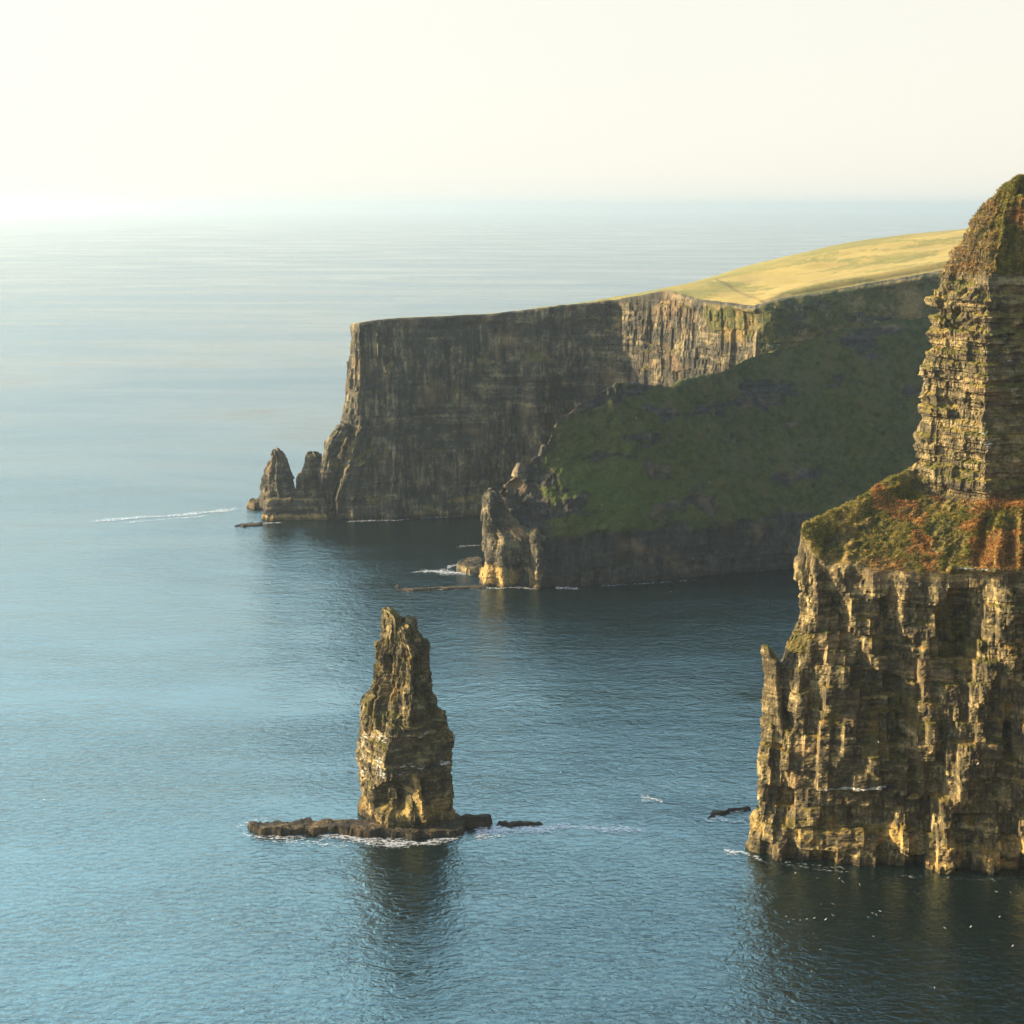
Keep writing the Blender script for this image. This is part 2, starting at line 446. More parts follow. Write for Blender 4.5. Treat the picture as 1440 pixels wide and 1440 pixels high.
    # --- upper crag: overhanging beds, blocks, joints
    d += crag * (1.8 * beds(z + .04 * u + 1.5 * vn(u / 5, z / 9, o, 110), 7.0, 111) + .7 * beds(z + .04 * u + 1.2 * vn(u / 4, z / 6, o, 112), 2.6, 113) + 1.0 * fbm(u / 9, z / 14, o, 115)
                 + 1.7 * blocks(u, z, 5.0, 6.0, 117, .25) 
                 + .4 * (ridged(u / 4, z / 25, o, 123) - .5))
    d = facet(d, u, z, 2.6, 5.5, 870, .8) * low + d * (1 - low)
    dc = facet(d, u, z, 3.4, 2.6, 880, .85, .15)
    d = dc * crag + d * (1 - crag)
    d += low * (.7 + .5 * toplow) * (1.0 * blocks(u, z + .02 * u, 13, 3.4, 898, .15) + .5 * blocks(u, z + .02 * u, 9, 1.3, 899, .15))
    d += crag * (2.4 * blocks(u, z + .03 * u, 22, 2.9, 894, .15) + .9 * blocks(u, z + .03 * u, 14, 1.2, 897, .15))
    d += (low + .6 * crag) * (.55 * blocks(u, z, 1.25, 1.7, 890, .3, .3, .16) + .28 * blocks(u, z, .62, .6, 892, .3))
    for yy, a in ((402, 1.0), (425, 1.6), (447, 1.2), (470, 1.6), (528, .9), (556, 1.8), (612, .8), (640, 1.0)):
        band = np.clip(1 - np.abs(py + 4 * vn(u / 4, o, o, int(yy)) - yy) / 4.5, 0, 1)
        d += .7 * crag * a * band * sm(-.35, .25, vn(u / 6, o + yy, o, 895))
    for yy, a in ((411, 1.6), (436, 1.8), (458, 1.2), (486, 1.2), (565, 1.4), (620, .8)):
        band = np.clip(1 - np.abs(py + 4 * vn(u / 4, o, o, int(yy)) - yy) / 6, 0, 1)
        d -= crag * a * band * sm(-.35, .25, vn(u / 6, o + yy, o, 896))
    # --- turf cap
    d += cap * (1.6 * fbm(x / 9, y / 9, z / 9, 131) + .9 * fbm(x / 2.6, y / 2.6, z / 2.6, 133) + .5 * fbm(x / 1.0, y / 1.0, z / 1.0, 135)
                + 1.6 * (ridged(u / 6, z / 30, o, 137) - .5) * (1 - sm(14.2, 15, lv)))
    fade = sm(0.5, 2, s.kc)
    s.displace(d * (.4 + .6 * fade))
    nz = s.ns[..., 2]
    x, y, z = s.g[..., 0], s.g[..., 1], s.g[..., 2]
    patch = fbm(x / 7, y / 7, z / 9, 141)
    veg = np.clip(.95 * ledge - .9 * outc * (nz < .45), 0, 1) + cap * (.30 + .5 * patch + .5 * sm(1375, 1415, px))
    veg = np.maximum(veg, low * sm(.28, .6, nz + .35 * patch) * .85)
    veg = np.maximum(veg, crag * sm(.3, .62, nz + .25 * patch) * .9)
    veg = np.maximum(veg, low * sm(.15, .5, patch) * sm(20, 40, z) * .54)
    veg = np.clip(veg - rr * sm(.0, .4, .3 - nz) * .4, 0, 1)
    lich = np.maximum((1 - sm(5, 15, z + 4 * vn(u / 7, o, o, 151))) * (.46 + .6 * fbm(u / 5, z / 4, o, 152)), crag * (.16 + .3 * patch))
    guano = np.clip(crag * (.75 + .25 * patch) * (1 - sm(10.4, 11.2, lv)) + pline(px, py, [(1150, 1108), (1245, 1106)], 5) * 1.25 + pline(px, py, [(1345, 802), (1395, 803)], 3) * 1.2, 0, 1.3)
    guano *= .92
    wet_or_shade = (1 - sm(.6, 2.6, z + vn(u / 3, o, o, 153)))
    at = dict(veg=veg, lich=lich, guano=guano, wet_or_shade=wet_or_shade)
    jl = [s.lv[np.argmin(np.abs(s.lv[:, 0] - q)), 0] for q in (5.95, 8.0, 12.0)]
    s.mesh('rock_face', M_near, at, root, (0, jl[0]))
    s.mesh('grassy_ledge', M_near, at, root, (jl[0], jl[1]), True)
    s.mesh('upper_crag', M_crag, at, root, (jl[1], jl[2]))
    s.mesh('turf_cap', M_near, at, root, (jl[2], 17))
    return root, s, ledge, cap, outc


# ------------------------------------------------------------------ free-standing rocks
LEFTY = [(-1, .30), (-.62, -.05), (-.15, -.45), (.40, -.90), (.95, -.40), (1, .25), (.35, .9), (-.5, .8)]


def loft(rows, Yc, depth=.9, res=.3, shape=None, seed=0, blk=1.0, smooth=2, top=True, shape2=None, mixr=(1000, 1030)):
    """a rock grown from its outline: rows (py, left, right) turned into solid cross-sections around Yc metres out"""
    shape = shape or [(-1, .25), (-.75, -.45), (-.35, -.85), (.35, -.6), (1, -.2), (.85, .45), (.3, .9), (-.5, .8)]
    K = len(shape)
    ctrl = []
    hw0 = max((r[2] - r[1]) for r in rows) / 2
    for n_, (py, l, r) in enumerate(rows):
        if shape2 is not None:
            q = sm(mixr[0], mixr[1], py)
            shp = [(x0 * q + x1 * (1 - q), y0 * q + y1 * (1 - q)) for (x0, y0), (x1, y1) in zip(shape, shape2)]
        else:
            shp = shape
        a, b = P(l, py, Yc), P(r, py, Yc)
        c, hw = (a + b) / 2, (b[0] - a[0]) / 2
        hd = depth * (hw * .75 + .25 * hw0 * (b[0] - a[0]) / max(r - l, 1e-6))
        ctrl.append([c + np.array([sx * hw, sy * hd, 0]) for sx, sy in shp] + [c + np.array([shp[0][0] * hw, shp[0][1] * hd, 0])])
    if top:
        c = np.mean(np.array(ctrl[-1][:-1]), axis=0) + np.array([0, 0, .4])
        ctrl.append([c] * (K + 1))
    return Sheet(ctrl, res, res, smooth, True)


def stone_disp(s, seed, amp=1.0, k=1.0):
    u, z, o = s.u, s.z, 0 * s.u
    x, y = s.g[..., 0] / k, s.g[..., 1] / k; zz = z / k
    d = 1.3 * fbm(x / 6, y / 6, zz / 9, seed) + 1.2 * blocks(u / k, zz, 3.2, 7, seed + 3, .4) + .9 * blocks(u / k, zz, 1.6, 2.2, seed + 5, .4, .3, .15) + .4 * blocks(u / k, zz, .7, .7, seed + 7)
    d += .8 * beds(zz, 1.6, seed + 9)
    d = facet(d, u / k, zz, 1.8, 3.0, seed + 11, .7) + .35 * blocks(u / k, zz, .9, 1.2, seed + 13, .3, .3, .15)
    return d * amp * k


def rock_attrs(s, lich_h=5.0, guano=0.0, veg=.8, wet_h=2.0, seed=0):
    nz = s.ns[..., 2]; z = s.g[..., 2]; u = s.u; o = 0 * u
    patch = fbm(s.g[..., 0] / 5, s.g[..., 1] / 5, z / 8, seed + 40)
    return dict(veg=np.clip(sm(.3, .65, nz + .3 * patch) * veg, 0, 1), lich=(1 - sm(lich_h * .5, lich_h, z)) * .6 + .12 + .2 * patch,
                guano=np.clip(guano * (.8 + .3 * patch), 0, 1.3) + o, wet_or_shade=(1 - sm(.4, wet_h, z + .7 * vn(u / 3, o, o, seed + 41))) if wet_h > .4 else o)


def sea_stack():
    root = thing('sea_stack', 'tall craggy rock tower rising from the sea on a flat dark rock shelf', 'sea stack', (W(576, 1168)[0], 412, 0))
    Yc = 412
    rows = [(1184, 500, 652), (1172, 502, 650), (1160, 504, 647), (1150, 505, 644), (1135, 504, 637), (1115, 506, 635), (1100, 505, 634), (1086, 502, 635), (1060, 500, 637),
            (1040, 501, 640), (1033, 502, 639), (1027, 506, 633), (1010, 507, 632), (1003, 507, 616), (986, 508, 613), (981, 514, 612), (976, 520, 607),
            (960, 525, 602), (945, 528, 602), (930, 530, 601), (912, 530, 600), (906, 531, 598), (899, 534, 592), (890, 534, 588), (876, 536, 584)]
    shape = [(-1, .30), (-.72, -.35), (-.33, -.88), (.2, -.68), (.95, -.33), (.98, .25), (.35, .9), (-.5, .8)]
    s = loft(rows, Yc, .9, .25, shape, 3, 1, 1, True, LEFTY, (985, 1030))
    u, z, o, px, py = s.u, s.z, 0 * s.u, s.px, s.py
    x, y = s.g[..., 0], s.g[..., 1]
    up = 1 - sm(1015, 1035, py)
    mid = sm(1020, 1034, py) * (1 - sm(1090, 1110, py))
    d = up * (1.3 * (ridged(u / 5.0 + .3 * vn(u / 6, z / 12, o, 1), z / 35, o, 201) - .5) + 2.3 * blocks(u, z, 2.6, 9, 203, .2) + .9 * fbm(u / 2, z / 4, o, 205) + 1.0 * blocks(u, z, 1.5, 3.2, 207, .5, .3, .15) + .4 * blocks(u, z, .7, .8, 209))
    d += (mid + .5 * (1 - np.maximum(up, mid))) * 1.3 * blocks(u, z, 16, 1.7, 210, .15)
    d += mid * (1.0 * blocks(u, z, 14, 1.0, 212, .2) + 1.5 * beds(z, 2.6, 211) + .9 * beds(z, 1.0, 213) + 1.3 * blocks(u, z, 2.6, 2.0, 215, .3, .3, .15) + .5 * blocks(u, z, 1.0, .8, 217) + .6 * fbm(u / 6, z / 9, o, 219))
    lo = 1 - np.maximum(up, mid)
    d += lo * (1.4 * fbm(u / 5, z / 9, o, 221) + 1.3 * blocks(u, z, 2.4, 3.5, 223, .4) + .6 * blocks(u, z, 1.1, 1.0, 225, .4, .3, .15) + .7 * beds(z, 1.3, 227))
    d = facet(d, u, z, 1.7, 3.4, 920, .85, .12)
    d += .5 * blocks(u, z, 1.1, 1.5, 922, .3, .3, .16) + .25 * blocks(u, z, .6, .6, 924, .3)
    front = s.n[..., 1] < 0
    # bulging columns round the shoulder, the hollow at the foot and the pale rib beside it
    for cx, y0, y1, w, a in ((515, 990, 1020, 9, 1.3), (537, 978, 1022, 8, 1.6), (552, 980, 1026, 7, 1.2), (574, 970, 1020, 9, 1.3), (594, 960, 1010, 10, 1.0), (622, 1005, 1024, 9, 1.0), (540, 905, 970, 7, 1.4), (533, 905, 950, 4, 1.3), (560, 920, 985, 7, .9)):
        d += front * a * pline(px, py, [(cx, y0), (cx - 1, y1)], w) ** .7
    r = np.hypot((px + 3 * vn(u / 3, z / 3, o, 231) - 552) / 27, (py - 1124) / 25)
    d -= front * 4.2 * (1 - sm(.7, 1.1, r))
    d += front * 3.2 * pline(px, py, [(582, 1096), (587, 1118), (592, 1150)], 7) ** .8 + front * 1.6 * pline(px, py, [(576, 1128), (580, 1158)], 8)
    d += front * 1.2 * (1 - sm(.7, 1.2, np.hypot((px - 620) / 30, (py - 1160) / 18)))
    s.displace(d)
    at = rock_attrs(s, 13, 0, .75, 3.5, 240)
    left = np.clip(-s.n[..., 0], 0, 1)
    at['guano'] = np.clip(mid * (.72 + .3 * fbm(u / 4, z / 3, o, 233)) * (.93 + .2 * left) + (.35 + .75 * vn(u / 1.6, z / 1.2, o, 238)) * (pline(px, py + 3 * vn(u / 2, o, o, 234), [(560, 1031), (600, 1033), (640, 1036)], 5) + pline(px, py + 3 * vn(u / 2, o, o, 236), [(560, 1078), (632, 1073)], 3.5)), 0, 1.15)
    at['veg'] = np.clip(np.maximum(at['veg'], up * sm(.0, .5, fbm(u / 3, z / 6, o, 235)) * .62), 0, 1)
    at['lich'] = np.maximum(at['lich'] * .7, front * pline(px, py, [(582, 1090), (587, 1118), (592, 1150)], 8) * .8)
    s.mesh('rock_pillar', M_stack, at, root)
    for rows, nm, sd in ((((900, 534, 571), (888, 534, 569), (876, 535, 567), (866, 536, 565), (861, 536, 558), (857, 537, 550)), 'summit_block', 250),
                         (((902, 566, 592), (890, 567, 588), (880, 567.5, 584), (870, 568, 581), (866, 570, 577)), 'summit_block', 255)):
        b = loft(rows, Yc - .5, 1.0, .25, LEFTY, sd, 1, 1)
        b.displace(stone_disp(b, sd, .75, .75))
        ab = rock_attrs(b, 0, 0, .7, .1, sd); ab['veg'] = np.clip(ab['veg'] + .3 * fbm(b.u / 2, b.z / 3, 0 * b.u, sd), 0, 1)
        b.mesh(nm, M_stack, ab, root)
    reef('rock_shelf', [(347, 1164), (352, 1169), (365, 1174), (385, 1176), (420, 1175), (470, 1173), (520, 1177), (580, 1180), (640, 1178), (652, 1173), (652, 1160), (600, 1152), (500, 1157), (440, 1160), (385, 1160)], 2.7, root, 260, .3, edge=.5)
    return root


def reef(name, poly, h, parent=None, seed=0, res=.35, edge=1.5, label=None, group=None, mat=None, lich=0.35, cat='skerry'):
    """a low flat rock awash: its outline traced on the water, terraced top"""
    pts = np.array([W(*q)[:2] for q in poly])
    lo, hi = pts.min(0) - 4, pts.max(0) + 4
    nx, ny = int((hi[0] - lo[0]) / res) + 2, int((hi[1] - lo[1]) / res) + 2
    X, Y = np.meshgrid(np.linspace(lo[0], hi[0], nx), np.linspace(lo[1], hi[1], ny))
    inside = np.zeros(X.shape, bool); dist = np.full(X.shape, 1e9)
    n = len(pts)
    wx, wy = X + 1.0 * vn(X / 3, Y / 3, 0 * X, seed) + .4 * vn(X, Y, 0 * X, seed + 1), Y + 1.0 * vn(X / 3, Y / 3, 9 + 0 * X, seed) + .4 * vn(X, Y, 7 + 0 * X, seed + 1)
    for i in range(n):
        (x0, y0), (x1, y1) = pts[i], pts[(i + 1) % n]
        c = ((y0 > wy) != (y1 > wy)) & (wx < (x1 - x0) * (wy - y0) / (y1 - y0 + 1e-9) + x0)
        inside ^= c
        t = np.clip(((wx - x0) * (x1 - x0) + (wy - y0) * (y1 - y0)) / ((x1 - x0) ** 2 + (y1 - y0) ** 2 + 1e-9), 0, 1)
        dist = np.minimum(dist, np.hypot(wx - x0 - t * (x1 - x0), wy - y0 - t * (y1 - y0)))
    sd = np.where(inside, dist, -dist)
    prof = np.clip(sd / edge, -1.2, 1)
    top = h * (.8 + .28 * fbm(X / 16, Y / 5, 0 * X, seed + 3)) + .4 * h * .3 * (h3(np.floor((X + Y * .3) / 2.3), np.floor(Y / 1.7), 0 * X, seed + 4) - .5)
    Z = np.where(prof > 0, np.ceil(prof * 3) / 3 * .6 * top + .4 * prof * top, prof * 2.0) + .10 * fbm(X / 1.2, Y / 1.2, 0 * X, seed + 5) * (h > 1) - .1
    Z = np.maximum(Z, -1.6)
    v = np.stack([X, Y, Z], -1)
    keep = Z > -1.5
    idx = np.arange(nx * ny).reshape(ny, nx)
    f = np.stack([idx[:-1, :-1], idx[:-1, 1:], idx[1:, 1:], idx[1:, :-1]], -1).reshape(-1, 4)
    f = f[keep.ravel()[f].any(1)]
    used = np.unique(f); rem = np.zeros(nx * ny, int); rem[used] = np.arange(len(used))
    vv = v.reshape(-1, 3)[used]
    o = 0 * vv[:, 0]
    at = dict(veg=sm(.3, .8, fbm(vv[:, 0] / 6, vv[:, 1] / 6, o, seed + 8)) * .5, lich=o + lich * sm(.5, 2, vv[:, 2]), guano=o, wet_or_shade=1 - sm(.2, 1.3, vv[:, 2]))
    ob = link_mesh(name, vv, rem[f], mat or M_slab, at, None)
    if parent is not None:
        ob.parent = parent; ob.location = [-c for c in parent.location]
    elif label:
        tag(ob, label, cat, group)
    return ob


# ------------------------------------------------------------------ the far cliff and its plateau
def far_cliff():
    root = thing('sea_cliff', 'long far cliff with a flat top and a sunlit golden grass plateau above it', 'cliff', (60, 860, 0))
    #      px foot,   rim(px,py,Y)     crest (px,py,Y)
    lev = [[] for _ in range(9)]

    def col(foot, mid, rim, back1, crest, beyond):
        rim = np.array(rim); foot = np.array(foot, float); mid = np.array(mid)
        q = (foot + np.array([0, 0, 12]))
        lev[0].append(foot + np.array([0, -1.5, -5])); lev[1].append(q); lev[2].append(mid); lev[3].append(rim)
        lev[4].append(back1); lev[5].append(crest); lev[6].append(beyond[0]); lev[7].append(beyond[1]); lev[8].append(beyond[2])

    def std(foot, mid, rim, drop=9, back=(0, 50)):
        rim = np.array(rim)
        b1 = rim + np.array([back[0] * .4, back[1] * .4, -drop * .3]); c = rim + np.array([back[0], back[1], -drop])
        e = rim + np.array([back[0] * 2, back[1] * 3, -drop * 3]); g = rim + np.array([back[0] * 2.4, back[1] * 4, -60]); k = rim + np.array([back[0] * 2.4, back[1] * 4.4, -rim[2] - 5])
        col(foot, mid, rim, b1, c, (e, g, k))

    def hill(foot, mid, rim, mp, crest):
        rim = np.array(rim); c = np.array(crest)
        col(foot, mid, rim, np.array(mp), c, (c + np.array([0, 150, -14]), c + np.array([0, 330, -90]), c + np.array([0, 420, -c[2] - 5])))

    std((-60, 1000, 0), P(500, 600, 1000) + np.array([22, 0, 0]), P(497, 459, 985) + np.array([30, 0, 0]), 4, (20, 10))    # hidden back end
    std(W(457, 727) + np.array([0, 10, 0]), P(470, 600, 868), P(490, 456, 872), 6, (5, 25))
    std(W(472, 733), P(505, 600, 846), P(503, 452, 852))
    std(W(560, 729), P(565, 590, 853), P(560, 446, 858))
    std(W(690, 720), P(690, 580, 867), P(690, 440, 872))
    std((36, 870, 0), P(780, 570, 872), P(780, 430, 878))
    std((62, 866, 0), P(868, 560, 872), P(870, 420, 880), 6)
    hill((92, 846, 0), P(935, 560, 852), P(938, 408, 862), P(938, 406, 880), P(938, 405.5, 915))
    hill((112, 822, 0), P(985, 550, 822), P(992, 424, 832), P(1000, 401, 872), P(1000, 391.5, 945))
    hill((132, 792, 0), P(1052, 520, 792), P(1060, 432, 796), P(1064, 403, 874), P(1064, 370, 972))
    hill((150, 788, 0), P(1085, 520, 790), P(1085, 424, 800), P(1090, 396, 878), P(1090, 363, 982))
    hill((195, 800, 0), P(1180, 520, 804), P(1180, 408, 818), P(1180, 378, 900), P(1180, 342, 1030))
    hill((262, 820, 0), P(1320, 500, 826), P(1320, 383, 842), P(1320, 352, 935), P(1320, 323, 1075))
    hill((345, 842, 0), P(1480, 490, 848), P(1480, 355, 864), P(1480, 325, 960), P(1480, 305, 1100))
    hill((490, 868, 0), P(1760, 480, 874), P(1760, 330, 890), P(1760, 300, 980), P(1760, 280, 1120))
    K = len(lev[0])
    ur = [4] + [.55] * 12 + [3]
    s = Sheet(lev, ur, [.6, .6, .6, 1.3, 2.0, 8, 10, 10], 2)
    soft = sm(3.15, 3.8, s.lv)[..., None]
    gb = s.g
    for _ in range(3): gb = box_blur(box_blur(gb, 40, 1), 3, 0)
    s.g = s.g * (1 - soft) + gb * soft
    s.n = s.normal(box_blur(box_blur(s.g, 5, 0), 5, 1)); s.px, s.py = proj(s.g)
    u, lv, px, py, o = s.u, s.lv, s.px, s.py, 0 * s.u
    x, y, z = s.g[..., 0], s.g[..., 1], s.g[..., 2]
    wall = 1 - sm(2.9, 3.06, lv)
    plat = 1 - wall
    dark = sm(9.15, 9.6, s.kc)                                  # the shaded inner wall right of the corner
    wb = 4 * fbm(u / 40, z / 60, o, 301)
    d = wall * (1 - dark) * (4.5 * fbm(u / 38, z / 130, o, 303) + 5.0 * (ridged((u + wb) / 17, z / 130, o, 305) - .5) + 3.4 * (ridged((u + wb) / 6.5, z / 55, o, 307) - .5)
             + 2.6 * blocks(u + wb * .5, z, 6, 24, 309, .5) + 1.3 * blocks(u, z, 2.6, 7, 311, .5) + 1.2 * fbm(u / 5, z / 12, o, 313) + .35 * beds(z, 5, 315))
    d = facet(d, u, z, 4.0, 13, 930, .65) + wall * (1 - dark) * (.9 * blocks(u, z, 2.0, 3.2, 932, .3, .3, .3) + .8 * beds(z + .03 * u, 9, 934) * sm(-.2, .3, vn(u / 25, z / 20, o, 936)))
    d += wall * dark * (3.0 * fbm(u / 30, z / 25, o, 317) + 1.6 * fbm(u / 8, z / 6, o, 319) + 1.3 * beds(z, 5, 321) + .7 * blocks(u, z, 4, 3, 323))
    # buttress with lit edges at mid wall, lit fins near the seaward end
    d += wall * (12 * pline(px, py, [(754, 505), (751, 600), (766, 660)], 20) * sm(495, 510, py) + 5 * pline(px, py, [(775, 515), (772, 580)], 10) + 2.5 * pline(px, py, [(538, 450), (540, 520)], 6) + 2.5 * pline(px, py, [(526, 450), (530, 500)], 5)
                 + 2.5 * pline(px, py, [(502, 470), (500, 560), (492, 600)], 8))
    d += wall * 3.5 * (1 - sm(6, 16, z + 3 * vn(u / 9, o, o, 325))) * sm(480, 520, px) * (.8 + .5 * fbm(u / 12, o, o, 327))      # scree at the foot
    taper = np.clip((np.minimum(lv, 3) - 0) / .3, 0, 1)
    d *= .4 + .6 * (1 - sm(2.85, 3.0, lv)) * taper
    # plateau: gentle swells and the turf bank along the rim
    d += plat * (1.6 * fbm(x / 90, y / 45, o, 331) * sm(3.3, 4, lv) + .22 * fbm(x / 14, y / 8, o, 333) + .10 * fbm(x / 4, y / 3, o, 335))
    d += plat * 2.2 * np.clip(1 - np.abs(lv - 4.55 + .1 * vn(u / 40, o, o, 336)) / .35, 0, 1) * sm(1040, 1220, px)
    d += sm(1055, 1150, px) * 2.8 * sm(3.10, 3.17, lv) * (1 - sm(3.17, 3.9, lv)) * plat
    s.displace(d)
    gb = s.g
    for _ in range(3): gb = box_blur(gb, 11, 1)
    q = (sm(3.04, 3.12, lv) * sm(860, 900, px))[..., None]
    s.g = s.g * (1 - q) + gb * q
    s.displace(0 * d, np.exp(-((lv - 3.0) / .06) ** 2) * (.7 * fbm(u / 16, o, o, 337) + .3 * fbm(u / 5, o, o, 338)))
    nz = s.ns[..., 2]; x, y, z = s.g[..., 0], s.g[..., 1], s.g[..., 2]
    patch = fbm(x / 16, y / 16, z / 20, 341)
    veg = np.clip(wall * (sm(.25, .6, nz + .3 * patch) * .8) + wall * dark * (.78 + .45 * patch - .35 * sm(.3, .6, fbm(u / 25, z / 3.5, o, 343))), 0, 1)
    shoulder = wall * sm(7.6, 8.2, s.kc) * (1 - dark) * sm(2.35, 2.75, lv + .2 * patch)
    veg = np.maximum(veg, shoulder * .8)
    lich = (1 - sm(3, 9, z)) * .3 + wall * .1
    guano = wall * dark * .86 * pline(px, py, [(1040, 482), (1110, 492), (1220, 500)], 22) 
    at = dict(veg=veg, lich=lich + o, guano=guano + o, wet_or_shade=1 - sm(.5, 4, z + vn(u / 5, o, o, 345)))
    j3 = s.lv[np.argmin(np.abs(s.lv[:, 0] - 3.04)), 0]
    s.mesh('rock_face', M_far, at, root, (0, j3))
    gg = np.clip(sm(-.15, .45, fbm(x / 60, y / 16, o, 351)) * .7 + .35 * fbm(x / 12, y / 6, o, 353) + .8 * sm(4.5, 4.7, lv) + 1 * (1 - sm(7.5, 8.5, s.kc)), 0, 1)
    at2 = dict(veg=np.clip(.22 + .6 * gg, 0, 1), lich=o, guano=o, wet_or_shade=o + .75 * np.clip(1.3 - np.abs(lv - 3.135) / .05, 0, 1) * sm(9.0, 9.6, s.kc) + .6 * pline(px, py, [(1008, 394), (1026, 401), (1046, 413), (1078, 427)], 2.2) + .3 * pline(px, py, [(1080, 424), (1150, 398), (1250, 372), (1330, 352)], 1.6))  # rim bank's shade painted into the turf, with thin dark lines beside it
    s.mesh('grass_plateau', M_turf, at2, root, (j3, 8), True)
    # lower crag and pillar at the seaward end
    for nm, rows, Yc, sd, sh in (('rock_pinnacle', ((745, 408, 470), (715, 410, 470), (700, 412, 468), (675, 417, 462), (660, 424, 460), (650, 428, 458), (640, 430, 452), (637, 433, 446)), 856, 360, None),
                                 ('rock_buttress', ((742, 440, 476), (720, 446, 470), (700, 446, 468), (670, 449, 470), (645, 452, 474), (628, 455, 480), (610, 464, 486), (600, 472, 488)), 850, 365, None)):
        b = loft(rows, Yc, 1.0, .5, sh, sd, 1, 1)
        b.displace(stone_disp(b, sd, 1.0, 1.5))
        b.mesh(nm, M_far, rock_attrs(b, 6, 0, .5, 3, sd), root)
    # far stack on its shelf
    st = thing('sea_stack', 'small pointed rock stack on a low square shelf off the far cliff', 'sea stack', (W(405, 738)[0], 846, 0))
    b = loft(((715, 362, 424), (704, 364, 421), (690, 365, 417), (678, 366, 413), (668, 367, 410), (660, 371, 407), (650, 375, 403), (643, 378, 400), (638, 381, 396), (634, 384, 390)), 850, .8, .45,
             [(-1, .2), (-.5, -.3), (-.05, -.3), (.05, -.9), (.5, -.55), (1, .1), (.3, .9), (-.5, .8)], 370, 1, 1)
    b.displace(stone_disp(b, 370, .9, 1.3)); b.mesh('rock_pinnacle', M_far, rock_attrs(b, 0, 0, .3, .1, 370), st)
    b = loft(((748, 364, 462), (740, 366, 461), (728, 368, 460), (714, 368, 460), (704, 371, 460), (700, 374, 458)), 848, .42, .45,
             [(-1, .3), (-.93, -.6), (-.8, -.85), (.3, -.8), (1, -.7), (1, .6), (.3, .9), (-.7, .8)], 375, 1, 1)
    b.displace(stone_disp(b, 375, .7, 1.6)); b.mesh('rock_shelf', M_far, rock_attrs(b, 5, 0, .5, 3, 375), st)
    return root


